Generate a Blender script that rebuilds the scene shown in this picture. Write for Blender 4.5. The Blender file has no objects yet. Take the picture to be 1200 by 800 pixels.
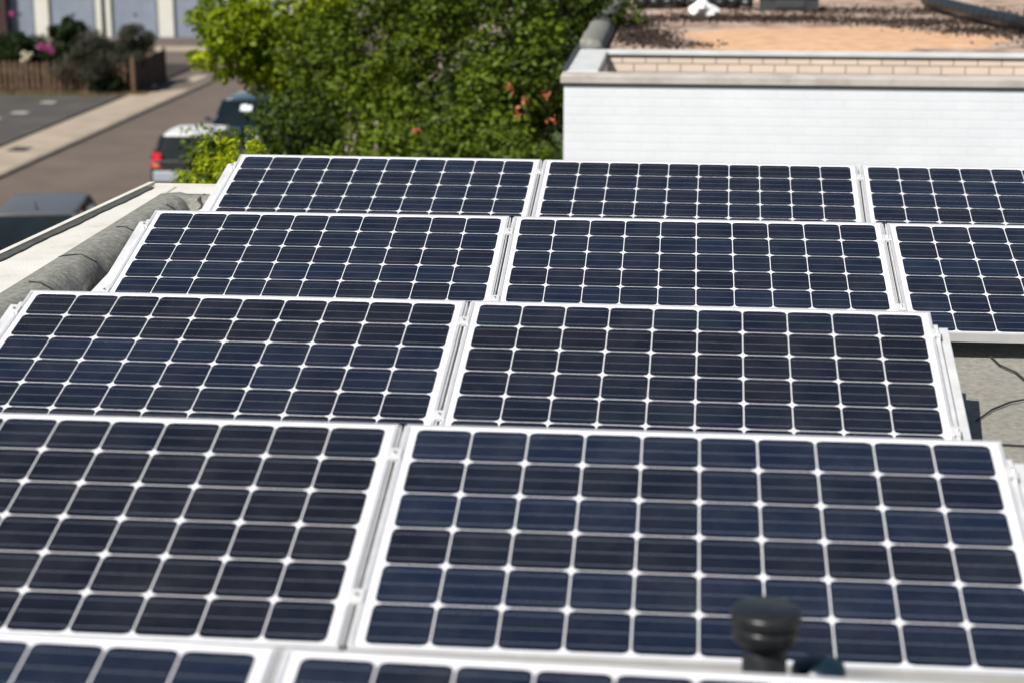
import bpy, math, random
import numpy as np
from mathutils import Vector, Matrix, Euler

R = math.radians
random.seed(7)
rng = np.random.default_rng(11)
sc = bpy.context.scene
COL = sc.collection

# ------------------------------------------------------------------ camera
cam_d = bpy.data.cameras.new('camera')
cam = bpy.data.objects.new('camera', cam_d)
COL.objects.link(cam)
cam.location = (0.7319, -4.8294, 1.5307)
cam.rotation_euler = (R(75.31117), R(0.0294), R(5.48116))
cam_d.sensor_width = 36.0
cam_d.lens = 36.0 * 2127.0 / 1200.0
cam_d.clip_start = 0.05
cam_d.clip_end = 3000
cam_d.dof.use_dof = True
cam_d.dof.focus_distance = 7.9
cam_d.dof.aperture_fstop = 2.3
sc.camera = cam

# ------------------------------------------------------------------ light
SUN_DIR = Vector((-0.50, -0.75, 1.0)).normalized()      # towards the sun
elev = math.asin(SUN_DIR.z)
azim = math.atan2(SUN_DIR.x, SUN_DIR.y)                 # clockwise from +Y
w = bpy.data.worlds.new('World')
sc.world = w
w.use_nodes = True
wn = w.node_tree.nodes
sky = wn.new('ShaderNodeTexSky')
sky.sky_type = 'NISHITA'
sky.sun_disc = False
sky.sun_elevation = elev
sky.sun_rotation = azim % (2 * math.pi)
sky.air_density = 1.0
sky.dust_density = 0.8
w.node_tree.links.new(sky.outputs[0], wn['Background'].inputs[0])
wn['Background'].inputs[1].default_value = 0.055
sun_d = bpy.data.lights.new('sun', 'SUN')
sun_d.energy = 5.0
sun_d.angle = R(0.5)
sun_d.color = (1.0, 0.955, 0.89)
sun = bpy.data.objects.new('sun', sun_d)
COL.objects.link(sun)
sun.rotation_euler = SUN_DIR.to_track_quat('Z', 'Y').to_euler()
sun.location = (-10, -15, 30)
sc.view_settings.view_transform = 'Standard'
sc.view_settings.look = 'None'
sc.view_settings.gamma = 1
sc.view_settings.use_curve_mapping = False
sc.view_settings.exposure = 0.33
sc.render.engine = 'CYCLES'

EYE = Vector((0.7319, -4.8294, 1.5307))          # survey point used to work out where far things stand
EYE_ROT = Euler((R(75.31117), R(0.0294), R(5.48116))).to_matrix()

GZ = -5.8        # street level
RZ = -0.38       # our flat roof
CZ = -0.17       # its coping


# ------------------------------------------------------------------ helpers
def tag(o, label=None, cat=None, group=None, kind=None):
    if label: o['label'] = label
    if cat: o['category'] = cat
    if group: o['group'] = group
    if kind: o['kind'] = kind
    return o


def empty(name, loc, rz=0):
    o = bpy.data.objects.new(name, None)
    o.empty_display_size = 0.1
    o.location = loc
    o.rotation_euler = (0, 0, rz)
    COL.objects.link(o)
    return o


class MB:
    """collects geometry, then links it as one mesh object"""
    def __init__(s):
        s.v, s.f, s.m = [], [], []

    def add(s, vs, fs, mi=0):
        b = len(s.v)
        s.v += [tuple(x) for x in vs]
        s.f += [tuple(b + i for i in f) for f in fs]
        s.m += [mi] * len(fs)
        return s

    def hexa(s, p, mi=0):
        return s.add(p, [(3, 2, 1, 0), (4, 5, 6, 7), (0, 1, 5, 4), (1, 2, 6, 5), (2, 3, 7, 6), (3, 0, 4, 7)], mi)

    def box(s, x0, y0, z0, x1, y1, z1, mi=0, M=None):
        p = [(x0, y0, z0), (x1, y0, z0), (x1, y1, z0), (x0, y1, z0), (x0, y0, z1), (x1, y0, z1), (x1, y1, z1), (x0, y1, z1)]
        if M is not None: p = [M @ Vector(q) for q in p]
        return s.hexa(p, mi)

    def quad(s, a, b, c, d, mi=0):
        return s.add([a, b, c, d], [(0, 1, 2, 3)], mi)

    def poly(s, pts, mi=0):
        return s.add(pts, [tuple(range(len(pts)))], mi)

    def prism(s, pts, z0, z1, mi=0):
        n = len(pts)
        vs = [(x, y, z0) for x, y in pts] + [(x, y, z1) for x, y in pts]
        fs = [tuple(range(n - 1, -1, -1)), tuple(range(n, 2 * n))] + [(i, (i + 1) % n, n + (i + 1) % n, n + i) for i in range(n)]
        return s.add(vs, fs, mi)

    def loft(s, rings, mi=0, caps=True, closed=True):
        n = len(rings[0])
        vs = [p for r in rings for p in r]
        fs = []
        for k in range(len(rings) - 1):
            for i in range(n if closed else n - 1):
                j = (i + 1) % n
                fs.append((k * n + i, k * n + j, (k + 1) * n + j, (k + 1) * n + i))
        if caps:
            fs.append(tuple(range(n - 1, -1, -1)))
            fs.append(tuple((len(rings) - 1) * n + i for i in range(n)))
        return s.add(vs, fs, mi)

    def tube(s, pts, rad, n=8, mi=0, caps=True):
        pts = [Vector(p) for p in pts]
        if not isinstance(rad, (list, tuple)): rad = [rad] * len(pts)
        rings = []
        for i, p in enumerate(pts):
            d = (pts[min(i + 1, len(pts) - 1)] - pts[max(i - 1, 0)]).normalized()
            a = Vector((0, 0, 1)) if abs(d.z) < 0.9 else Vector((1, 0, 0))
            u = d.cross(a).normalized()
            t = d.cross(u).normalized()
            rings.append([p + (u * math.cos(2 * math.pi * k / n) + t * math.sin(2 * math.pi * k / n)) * rad[i] for k in range(n)])
        return s.loft(rings, mi, caps)

    def lathe(s, prof, c=(0, 0, 0), n=32, mi=0, wob=0.0):
        rings = []
        for r, z in prof:
            rings.append([(c[0] + (r + wob * math.sin(6 * a)) * math.cos(a), c[1] + (r + wob * math.sin(6 * a)) * math.sin(a), c[2] + z)
                          for a in [2 * math.pi * k / n for k in range(n)]])
        return s.loft(rings, mi, True)

    def build(s, name, mats, parent=None, smooth=False, bevel=0, M=None):
        me = bpy.data.meshes.new(name)
        me.from_pydata(s.v, [], s.f)
        if not isinstance(mats, (list, tuple)): mats = [mats]
        for m in mats: me.materials.append(m)
        me.polygons.foreach_set('material_index', s.m)
        if smooth: me.polygons.foreach_set('use_smooth', [True] * len(s.f))
        me.update()
        o = bpy.data.objects.new(name, me)
        COL.objects.link(o)
        if parent is not None:
            o.parent = parent
        if bevel:
            b = o.modifiers.new('bevel', 'BEVEL')
            b.width = bevel
            b.segments = 2
            b.limit_method = 'ANGLE'
        return o


def copy_tree(o, parent=None):
    c = o.copy()
    COL.objects.link(c)
    c.parent = parent
    for ch in list(o.children): copy_tree(ch, c)
    return c


# ------------------------------------------------------------------ materials
def new_mat(name):
    m = bpy.data.materials.new(name)
    m.use_nodes = True
    nt = m.node_tree
    return m, nt, nt.nodes['Principled BSDF']


def N(nt, t, **kw):
    n = nt.nodes.new(t)
    for k, v in kw.items():
        if k in n.bl_rna.properties: setattr(n, k, v)
        else: n.inputs[k.replace('_', ' ')].default_value = v
    return n


def ramp(nt, stops):
    r = nt.nodes.new('ShaderNodeValToRGB')
    e = r.color_ramp.elements
    while len(e) < len(stops): e.new(0.5)
    for i, (p, c) in enumerate(stops):
        e[i].position = p
        e[i].color = (*c, 1)
    return r


def mat(name, col, rough=0.6, metal=0.0, var=0.0, scale=8.0, bump=0.0, bscale=60.0, col2=None, spec=0.5, detail=6, coat=0.0, stops=None, rvar=0.0):
    m, nt, p = new_mat(name)
    L = nt.links
    p.inputs['Roughness'].default_value = rough
    p.inputs['Metallic'].default_value = metal
    p.inputs['Specular IOR Level'].default_value = spec
    p.inputs['Coat Weight'].default_value = coat
    p.inputs['Coat Roughness'].default_value = 0.05
    tc = N(nt, 'ShaderNodeTexCoord')
    if col2 is None:
        col2 = tuple(c * (1 - var) for c in col)
    n1 = N(nt, 'ShaderNodeTexNoise', Scale=scale, Detail=detail, Roughness=0.62)
    L.new(tc.outputs['Object'], n1.inputs['Vector'])
    r = ramp(nt, stops or [(0.32, col2), (0.68, col)])
    L.new(n1.outputs['Fac'], r.inputs[0])
    L.new(r.outputs[0], p.inputs['Base Color'])
    if rvar:
        mr = N(nt, 'ShaderNodeMapRange')
        mr.inputs[3].default_value = rough - rvar
        mr.inputs[4].default_value = rough + rvar
        L.new(n1.outputs['Fac'], mr.inputs[0])
        L.new(mr.outputs[0], p.inputs['Roughness'])
    if bump:
        n2 = N(nt, 'ShaderNodeTexNoise', Scale=bscale, Detail=4, Roughness=0.6)
        L.new(tc.outputs['Object'], n2.inputs['Vector'])
        b = N(nt, 'ShaderNodeBump', Strength=1.0, Distance=bump)
        L.new(n2.outputs['Fac'], b.inputs['Height'])
        L.new(b.outputs[0], p.inputs['Normal'])
    return m


def mat_brick(name, c1, c2, mortar, bw=0.25, bh=0.083, axis='xz', msize=0.012, bump=0.004, stain=0.15, rough=0.8):
    m, nt, p = new_mat(name)
    L = nt.links
    tc = N(nt, 'ShaderNodeTexCoord')
    sp = N(nt, 'ShaderNodeSeparateXYZ')
    cb = N(nt, 'ShaderNodeCombineXYZ')
    L.new(tc.outputs['Object'], sp.inputs[0])
    L.new(sp.outputs['X' if axis[0] == 'x' else 'Y'], cb.inputs[0])
    L.new(sp.outputs['Z'], cb.inputs[1])
    b = N(nt, 'ShaderNodeTexBrick')
    L.new(cb.outputs[0], b.inputs['Vector'])
    b.inputs['Scale'].default_value = 1.0
    b.inputs['Brick Width'].default_value = bw
    b.inputs['Row Height'].default_value = bh
    b.inputs['Mortar Size'].default_value = msize
    b.inputs['Mortar Smooth'].default_value = 0.3
    b.inputs['Color1'].default_value = (*c1, 1)
    b.inputs['Color2'].default_value = (*c2, 1)
    b.inputs['Mortar'].default_value = (*mortar, 1)
    n = N(nt, 'ShaderNodeTexNoise', Scale=1.3, Detail=7, Roughness=0.65)
    L.new(tc.outputs['Object'], n.inputs['Vector'])
    r = ramp(nt, [(0.3, (1 - stain,) * 3), (0.62, (1, 1, 1))])
    L.new(n.outputs['Fac'], r.inputs[0])
    mx = N(nt, 'ShaderNodeMix', data_type='RGBA', blend_type='MULTIPLY')
    mx.inputs[0].default_value = 1
    L.new(b.outputs['Color'], mx.inputs[6])
    L.new(r.outputs[0], mx.inputs[7])
    L.new(mx.outputs[2], p.inputs['Base Color'])
    p.inputs['Roughness'].default_value = rough
    bp = N(nt, 'ShaderNodeBump', Strength=1.0, Distance=bump)
    bp.invert = True
    L.new(b.outputs['Fac'], bp.inputs['Height'])
    L.new(bp.outputs[0], p.inputs['Normal'])
    return m


def mat_cell():
    m, nt, p = new_mat('solar_cell')
    L = nt.links
    at = N(nt, 'ShaderNodeAttribute', attribute_name='tint')
    r = ramp(nt, [(0.0, (0.0072, 0.0078, 0.0125)), (0.5, (0.0076, 0.0100, 0.0190)), (1.0, (0.0085, 0.0138, 0.0290))])
    L.new(at.outputs['Fac'], r.inputs[0])
    tc = N(nt, 'ShaderNodeTexCoord')
    mp = N(nt, 'ShaderNodeMapping')
    mp.inputs['Scale'].default_value = (1.5, 60, 1)
    L.new(tc.outputs['Object'], mp.inputs[0])
    n = N(nt, 'ShaderNodeTexNoise', Scale=1.0, Detail=3, Roughness=0.6)
    L.new(mp.outputs[0], n.inputs['Vector'])
    rr = ramp(nt, [(0.3, (0.75,) * 3), (0.72, (1.35,) * 3)])
    L.new(n.outputs['Fac'], rr.inputs[0])
    mx = N(nt, 'ShaderNodeMix', data_type='RGBA', blend_type='MULTIPLY')
    mx.inputs[0].default_value = 1
    L.new(r.outputs[0], mx.inputs[6])
    L.new(rr.outputs[0], mx.inputs[7])
    # a film of dust over the glass
    nd = N(nt, 'ShaderNodeTexNoise', Scale=5.0, Detail=8, Roughness=0.7)
    L.new(tc.outputs['Object'], nd.inputs['Vector'])
    rd = ramp(nt, [(0.42, (0.0,) * 3), (0.85, (0.05,) * 3)])
    L.new(nd.outputs['Fac'], rd.inputs[0])
    mx2 = N(nt, 'ShaderNodeMix', data_type='RGBA')
    L.new(rd.outputs[0], mx2.inputs[0])
    L.new(mx.outputs[2], mx2.inputs[6])
    mx2.inputs[7].default_value = (0.35, 0.34, 0.32, 1)
    L.new(mx2.outputs[2], p.inputs['Base Color'])
    p.inputs['Roughness'].default_value = 0.13
    p.inputs['Specular IOR Level'].default_value = 0.42
    return m


def mat_leaf(name, ca, cb, trans=0.35, rough=0.5):
    m, nt, p = new_mat(name)
    L = nt.links
    at = N(nt, 'ShaderNodeAttribute', attribute_name='tint')
    r = ramp(nt, [(0.0, ca), (1.0, cb)])
    L.new(at.outputs['Fac'], r.inputs[0])
    L.new(r.outputs[0], p.inputs['Base Color'])
    p.inputs['Roughness'].default_value = rough
    p.inputs['Specular IOR Level'].default_value = 0.22
    t = N(nt, 'ShaderNodeBsdfTranslucent')
    L.new(r.outputs[0], t.inputs[0])
    mx = N(nt, 'ShaderNodeMixShader')
    mx.inputs[0].default_value = trans
    L.new(p.outputs[0], mx.inputs[1])
    L.new(t.outputs[0], mx.inputs[2])
    L.new(mx.outputs[0], nt.nodes['Material Output'].inputs[0])
    return m


M = {}
M['cell'] = mat_cell()
M['backsheet'] = mat('white_backsheet', (0.74, 0.74, 0.76), 0.16, var=0.06, scale=6)
M['busbar'] = mat('busbar', (0.135, 0.155, 0.20), 0.22, var=0.25, scale=30)
M['alu'] = mat('anodised_aluminium', (0.84, 0.84, 0.85), 0.42, metal=0.55, var=0.10, scale=14, rvar=0.06, bump=0.0003, bscale=200)
M['rail'] = mat('mill_aluminium', (0.80, 0.80, 0.80), 0.5, metal=0.35, var=0.2, scale=10, rvar=0.08)
M['slot'] = mat('rail_slot_dark', (0.035, 0.035, 0.038), 0.6, var=0.4)
M['steel'] = mat('bolt_steel', (0.55, 0.55, 0.55), 0.3, metal=0.9, var=0.2)
M['roofing'] = mat('mineral_roofing_felt', (0.36, 0.345, 0.31), 0.95, bump=0.006, bscale=200, scale=40, detail=10,
                   stops=[(0.30, (0.20, 0.19, 0.165)), (0.5, (0.28, 0.27, 0.235)), (0.72, (0.36, 0.345, 0.30))])
M['upstand'] = mat('weathered_bitumen', (0.24, 0.24, 0.22), 0.95, bump=0.004, bscale=110, scale=38, detail=10,
                   stops=[(0.34, (0.13, 0.13, 0.115)), (0.5, (0.19, 0.19, 0.168)), (0.68, (0.28, 0.28, 0.25))])
M['channel_shade'] = mat('painted_channel_shade', (0.09, 0.095, 0.085), 0.9, var=0.6, scale=25)
M['crack'] = mat('bitumen_seam', (0.035, 0.032, 0.028), 0.9, var=0.4)
M['coping'] = mat('concrete_coping', (0.66, 0.62, 0.55), 0.9, scale=4, bump=0.003, bscale=90,
                  stops=[(0.25, (0.40, 0.38, 0.33)), (0.42, (0.56, 0.54, 0.49)), (0.8, (0.66, 0.645, 0.60))])
M['flashing'] = mat('metal_flashing', (0.66, 0.63, 0.56), 0.8, metal=0.0, var=0.2, scale=5)
M['render'] = mat('house_render', (0.55, 0.52, 0.46), 0.9, var=0.15, scale=2, bump=0.003)
M['black_plastic'] = mat('black_vent_plastic', (0.020, 0.022, 0.024), 0.36, var=0.5, scale=22, rvar=0.12, bump=0.002, bscale=40)
M['teal_plastic'] = mat('dark_teal_plastic', (0.008, 0.022, 0.034), 0.35, var=0.4, scale=20)
M['white_brick'] = mat_brick('white_painted_brick', (0.725, 0.74, 0.77), (0.712, 0.728, 0.76), (0.695, 0.71, 0.742), msize=0.008, bump=0.0009, stain=0.08, rough=0.75)
M['white_brick_side'] = mat_brick('white_painted_brick_side', (0.725, 0.74, 0.77), (0.712, 0.728, 0.76), (0.695, 0.71, 0.742), axis='yz', msize=0.008, bump=0.0009, stain=0.08, rough=0.75)
M['peach_brick'] = mat_brick('peach_brick', (0.68, 0.57, 0.47), (0.63, 0.525, 0.44), (0.30, 0.21, 0.15), bw=0.245, bh=0.09, msize=0.007, stain=0.15)
M['peach_brick_side'] = mat_brick('peach_brick_side', (0.68, 0.57, 0.47), (0.63, 0.525, 0.44), (0.30, 0.21, 0.15), bw=0.245, bh=0.09, msize=0.007, stain=0.15, axis='yz')
M['stone_coping'] = mat('stone_coping', (0.50, 0.45, 0.41), 0.85, scale=3, bump=0.002, stops=[(0.3, (0.33, 0.29, 0.26)), (0.5, (0.46, 0.42, 0.38)), (0.8, (0.54, 0.50, 0.46))])
M['white_coping'] = mat('pale_zinc_coping', (0.66, 0.67, 0.66), 0.5, metal=0.1, var=0.18, scale=4)
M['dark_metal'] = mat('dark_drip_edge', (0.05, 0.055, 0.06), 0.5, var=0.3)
M['gravel'] = mat('roof_gravel', (0.42, 0.30, 0.23), 0.95, bump=0.02, bscale=45, scale=2.6, detail=14,
                  stops=[(0.34, (0.085, 0.055, 0.042)), (0.43, (0.24, 0.165, 0.12)), (0.52, (0.44, 0.32, 0.25)), (0.75, (0.50, 0.40, 0.34))])
M['orange_gravel'] = mat('orange_sand', (0.66, 0.36, 0.20), 0.95, bump=0.015, bscale=60, scale=5.0, detail=12,
                         stops=[(0.3, (0.44, 0.28, 0.18)), (0.45, (0.60, 0.35, 0.20)), (0.7, (0.68, 0.46, 0.30))])
M['litter'] = mat('dry_leaf_litter', (0.055, 0.034, 0.024), 0.9, var=0.7, scale=20)
M['asphalt'] = mat('road_asphalt', (0.175, 0.148, 0.132), 0.9, bump=0.004, bscale=90, scale=0.6, detail=9,
                   stops=[(0.3, (0.096, 0.074, 0.058)), (0.7, (0.142, 0.109, 0.086))])
M['asphalt_dark'] = mat('parking_asphalt', (0.11, 0.105, 0.10), 0.92, bump=0.004, bscale=90, scale=0.9, detail=9,
                        stops=[(0.3, (0.045, 0.041, 0.036)), (0.7, (0.080, 0.073, 0.064))])
M['pavement'] = mat('pavement_slab', (0.42, 0.36, 0.30), 0.9, scale=1.1, bump=0.003, bscale=60, detail=9,
                    stops=[(0.3, (0.28, 0.225, 0.170)), (0.7, (0.39, 0.32, 0.245))])
M['kerb'] = mat('kerb_stone', (0.25, 0.21, 0.17), 0.9, var=0.35, scale=2)
M['paint'] = mat('worn_marking_paint', (0.42, 0.40, 0.37), 0.8, var=0.4, scale=6)
M['iron'] = mat('drain_iron', (0.06, 0.05, 0.045), 0.6, var=0.4)
M['lawn'] = mat('lawn', (0.075, 0.11, 0.03), 0.95, var=0.6, scale=1.2, bump=0.03, bscale=30)
M['soil'] = mat('garden_soil', (0.035, 0.028, 0.02), 0.95, var=0.5, scale=3, bump=0.02, bscale=20)
M['earth'] = mat('ground_earth', (0.16, 0.15, 0.09), 0.95, var=0.45, scale=0.3, bump=0.02, bscale=10)
M['garage_door'] = mat('blue_grey_door', (0.235, 0.27, 0.33), 0.45, var=0.18, scale=1.4)
M['garage_wall'] = mat('cream_wall', (0.60, 0.585, 0.52), 0.85, var=0.08, scale=2)
M['door_frame'] = mat('dark_green_frame', (0.02, 0.055, 0.045), 0.5, var=0.3)
M['plinth'] = mat('brown_plinth', (0.13, 0.105, 0.09), 0.9, var=0.35, scale=2)
M['dark_brick'] = mat_brick('dark_red_brick', (0.055, 0.02, 0.018), (0.04, 0.016, 0.014), (0.03, 0.025, 0.022), stain=0.3)
M['wood'] = mat('brown_picket_wood', (0.17, 0.10, 0.058), 0.85, var=0.6, scale=5)
M['wood_dark'] = mat('dark_brown_boards', (0.07, 0.038, 0.025), 0.85, var=0.5, scale=5)
M['bark'] = mat('bark', (0.045, 0.034, 0.024), 0.95, var=0.5, scale=8, bump=0.01, bscale=30)
M['leaf_lime'] = mat_leaf('lime_leaves', (0.09, 0.155, 0.005), (0.50, 0.56, 0.014), 0.48)
M['leaf_green'] = mat_leaf('green_leaves', (0.012, 0.028, 0.003), (0.130, 0.185, 0.012), 0.22)
M['leaf_dark'] = mat_leaf('dark_leaves', (0.008, 0.018, 0.004), (0.030, 0.050, 0.010), 0.25)
M['leaf_grey'] = mat_leaf('grey_green_leaves', (0.030, 0.033, 0.020), (0.105, 0.105, 0.075), 0.2, 0.8)
M['leaf_grass'] = mat_leaf('dry_grass', (0.10, 0.085, 0.03), (0.30, 0.24, 0.12), 0.2, 0.8)
M['petal_orange'] = mat_leaf('orange_petals', (0.42, 0.11, 0.04), (0.68, 0.26, 0.13), 0.3)
M['petal_pink'] = mat_leaf('pink_petals', (0.45, 0.05, 0.25), (0.65, 0.16, 0.42), 0.3)
M['petal_cream'] = mat_leaf('cream_petals', (0.6, 0.52, 0.35), (0.8, 0.74, 0.6), 0.3)
M['glass_dark'] = mat('tinted_car_glass', (0.010, 0.016, 0.018), 0.06, var=0.5, scale=2, spec=0.6)
M['tyre'] = mat('tyre_rubber', (0.018, 0.018, 0.018), 0.85, var=0.3)
M['rim'] = mat('alloy_rim', (0.45, 0.45, 0.46), 0.35, metal=0.8, var=0.2)
M['lamp_red'] = mat('red_lamp_lens', (0.62, 0.012, 0.015), 0.15, var=0.3, scale=12)
M['lamp_amber'] = mat('amber_lamp_lens', (0.8, 0.25, 0.10), 0.15, var=0.2, scale=12)
M['lamp_clear'] = mat('clear_lamp_lens', (0.6, 0.62, 0.65), 0.1, var=0.3)
M['plate'] = mat('plate_white', (0.65, 0.65, 0.62), 0.5, var=0.05)
M['trim'] = mat('black_car_trim', (0.02, 0.02, 0.022), 0.5, var=0.3)
M['silver'] = mat('silver_car_paint', (0.66, 0.66, 0.64), 0.4, metal=0.0, var=0.03, coat=0.15)
M['grey_paint'] = mat('grey_car_paint', (0.10, 0.102, 0.108), 0.35, metal=0.1, var=0.04, coat=0.15)
M['black_paint'] = mat('black_car_paint', (0.014, 0.016, 0.018), 0.2, var=0.1, coat=0.8)
M['bumper_blue'] = mat('pale_blue_bumper', (0.34, 0.38, 0.42), 0.3, var=0.05, coat=0.4)
M['navy_paint'] = mat('navy_car_paint', (0.012, 0.03, 0.055), 0.22, metal=0.3, var=0.05, coat=0.8)
M['paper'] = mat('white_paper', (0.7, 0.74, 0.74), 0.7, var=0.05)
M['bag'] = mat('white_bag_film', (0.80, 0.80, 0.80), 0.5, var=0.06, scale=6)


def set_tint(me, vals):
    a = me.attributes.new('tint', 'FLOAT', 'FACE')
    a.data.foreach_set('value', np.asarray(vals, dtype=np.float32))


# ================================================================== SETTING
def struct(name, mb, m, **k):
    o = mb.build(name, m, **k)
    o['kind'] = 'structure'
    return o


b = MB(); b.box(-900, -600, GZ - 0.6, 900, 1500, GZ - 0.10)
struct('ground', b, M['earth'])
b = MB(); b.box(-15.75, -40, GZ - 0.3, -9.2, 160, GZ)
struct('road', b, M['asphalt'])
# far pavement with its kerb and the wedge in front of the hedge
KX = -15.75
b = MB(); b.box(KX - 0.18, -40, GZ - 0.3, KX, 57.5, GZ + 0.07)
b.box(-9.2, -40, GZ - 0.3, -9.02, 160, GZ + 0.10)
struct('kerb', b, M['kerb'])
b = MB(); b.prism([(-17.62, -40), (KX - 0.18, -40), (KX - 0.18, 55.2), (-17.40, 53.3)], GZ - 0.3, GZ + 0.068)
b.box(-9.02, -40, GZ - 0.3, -7.3, 160, GZ + 0.10)
struct('pavement', b, M['pavement'])
b = MB(); b.box(-60, -40, GZ - 0.3, -17.62, 52.9, GZ + 0.05)
struct('parking_area', b, M['asphalt_dark'])
b = MB(); b.prism([(-60, 52.9), (-17.62, 52.9), (-17.42, 53.28), (KX - 0.18, 55.22), (KX - 0.18, 57.5), (KX - 0.01, 57.6), (KX - 0.01, 71.6), (-60, 71.6)], GZ - 0.3, GZ + 0.03)
struct('driveway', b, M['asphalt'])
b = MB(); b.box(-60, 67.8, GZ + 0.02, -17.6, 69.6, GZ + 0.05)
struct('driveway_apron', b, M['pavement'])
b = MB(); b.box(-7.3, -40, GZ - 0.3, -2.0, 160, GZ + 0.06); b.box(-2.0, 5.2, GZ - 0.3, 60, 12.0, GZ + 0.055); b.box(-2.0, 24, GZ - 0.3, 60, 160, GZ + 0.055)
b.box(-2.0, 12.0, GZ - 0.3, -0.5, 24.0, GZ + 0.055)
struct('lawn', b, M['lawn'])
for i, (x, y, wx, wy) in enumerate([(-19.45, 51.2, 0.45, 0.45), (-19.45, 48.7, 0.5, 0.45), (-20.0, 47.3, 0.9, 0.4)]):
    b = MB(); b.box(x - wx / 2, y - wy / 2, GZ + 0.05, x + wx / 2, y + wy / 2, GZ + 0.055)
    struct('parking_marking', b, M['paint'])
b = MB(); b.box(-16.85, 57.3, GZ + 0.03, -16.35, 59.3, GZ + 0.036)
struct('driveway_patch', b, M['pavement'])
b = MB(); b.box(-17.05, 41.1, GZ + 0.06, -16.55, 41.8, GZ + 0.074)
for k in range(5): b.box(-17.0 + k * 0.1, 41.15, GZ + 0.073, -16.95 + k * 0.1, 41.75, GZ + 0.08)
tag(b.build('drain_cover', M['iron']), 'small dark drain cover set in the pale pavement', 'drain')


# ================================================================== OUR ROOF
house = empty('flat_roof_house', (2, -2, GZ))
tag(house, 'flat roofed house whose grey felt roof carries the solar panels', 'house')
house_inv = Matrix.Translation((-2, 2, -GZ))


def hb(mb, name, m, **k):
    mb.v = [tuple(house_inv @ Vector(p)) for p in mb.v]
    return mb.build(name, m, parent=k.pop('parent', house), **k)


b = MB(); b.box(-2.25, -9, GZ, 14.0, 4.80, RZ - 0.12)
hb(b, 'wall', M['render'])
# roof surface: slightly uneven sheet
b = MB()
nx, ny = 90, 80
xs = np.linspace(-2.10, 13.8, nx); ys = np.linspace(-8.8, 4.6, ny)
vs = []
for yy in ys:
    for xx in xs:
        vs.append((xx, yy, RZ - 0.0 + 0.006 * math.sin(xx * 3.1 + yy) * math.sin(yy * 2.3)))
fs = [(j * nx + i, j * nx + i + 1, (j + 1) * nx + i + 1, (j + 1) * nx + i) for j in range(ny - 1) for i in range(nx - 1)]
b.add(vs, fs)
b.box(-2.2, -8.9, RZ - 0.12, 13.9, 4.7, RZ - 0.02)
roof = hb(b, 'roof', M['roofing'])


def strip(pts, wd, z, mb):
    for i in range(len(pts) - 1):
        a, c = Vector((*pts[i], z)), Vector((*pts[i + 1], z))
        d = (c - a).normalized(); n = Vector((-d.y, d.x, 0)) * wd * (0.7 + 0.6 * random.random()) / 2
        mb.add([a - n, c - n, c + n, a + n, a - n + Vector((0, 0, .006)), c - n + Vector((0, 0, .006)), c + n + Vector((0, 0, .006)), a + n + Vector((0, 0, .006))],
               [(4, 5, 6, 7), (0, 1, 5, 4), (1, 2, 6, 5), (2, 3, 7, 6), (3, 0, 4, 7)])


seam_sets = [
    [(1.97, 2.35), (1.985, 2.22), (2.03, 2.12), (2.045, 2.02), (2.085, 1.93), (2.08, 1.86), (2.115, 1.76), (2.16, 1.60), (2.3, 1.35)],
    [(1.78, 1.45), (1.86, 1.60), (1.94, 1.70), (2.02, 1.755), (2.12, 1.77), (2.4, 1.80), (3.0, 1.78)],
    [(1.72, 1.19), (1.85, 1.18), (1.95, 1.17), (2.6, 1.15)],
]
for s_ in seam_sets:
    b = MB(); strip(s_, 0.006, RZ + 0.004, b)
    hb(b, 'seam', M['crack'])


# parapet: left side runs along y, far side runs along x
def lerp(a, c, t): return a + (c - a) * t


def outer_x(y): return -2.38 + (y - 2.9) * 0.075


YF = 4.86
b = MB()
prof_l = lambda y: [(outer_x(y) + 0.055, GZ + 5.2), (outer_x(y) + 0.055, CZ - 0.01), (-2.045, CZ - 0.005), (-2.045, GZ + 5.2)]
b.loft([[(x, y, z) for x, z in prof_l(y)] for y in (-9.0, -4, 0, 2, 4, YF - 0.03)])
b.box(-2.0449, YF - 0.33, GZ + 5.2, 14.0, YF - 0.03, CZ - 0.006)
hb(b, 'parapet_coping', M['coping'], bevel=0.012)
b = MB()
pts = [(-9.0), (0.0), (2.5), (YF + 0.03)]
b.loft([[(outer_x(y) + 0.008, y, CZ - 0.16), (outer_x(y) + 0.008, y, CZ + 0.004), (outer_x(y) + 0.042, y, CZ + 0.006), (outer_x(y) + 0.043, y, CZ - 0.006), (outer_x(y) + 0.0545, y, CZ - 0.012), (outer_x(y) + 0.0545, y, CZ - 0.16)] for y in pts])
b.box(outer_x(YF) + 0.055, YF - 0.02, CZ - 0.16, 14.0, YF + 0.012, CZ + 0.001)
hb(b, 'edge_flashing', M['flashing'])
b = MB()
b.loft([[(outer_x(y) + 0.0435, y, CZ - 0.009), (outer_x(y) + 0.0435, y, CZ + 0.001), (outer_x(y) + 0.086 + 0.004 * math.sin(y * 9) + 0.003 * math.sin(y * 31), y, CZ - 0.001), (outer_x(y) + 0.086 + 0.004 * math.sin(y * 9) + 0.003 * math.sin(y * 31), y, CZ - 0.009)] for y in np.linspace(-3, YF - 0.1, 120)])
hb(b, 'channel_shade_strip', M['channel_shade'])  # dark strip: shade of the channel inside the flashing, put into the colour


# bitumen upstand: a lumpy rolled fillet between coping and roof, sheet laps step every metre
def dent(x):
    return 0.07 * math.exp(-((x + 1.88) / 0.07) ** 2) + 0.03 * math.exp(-((x + 1.72) / 0.03) ** 2)


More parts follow.
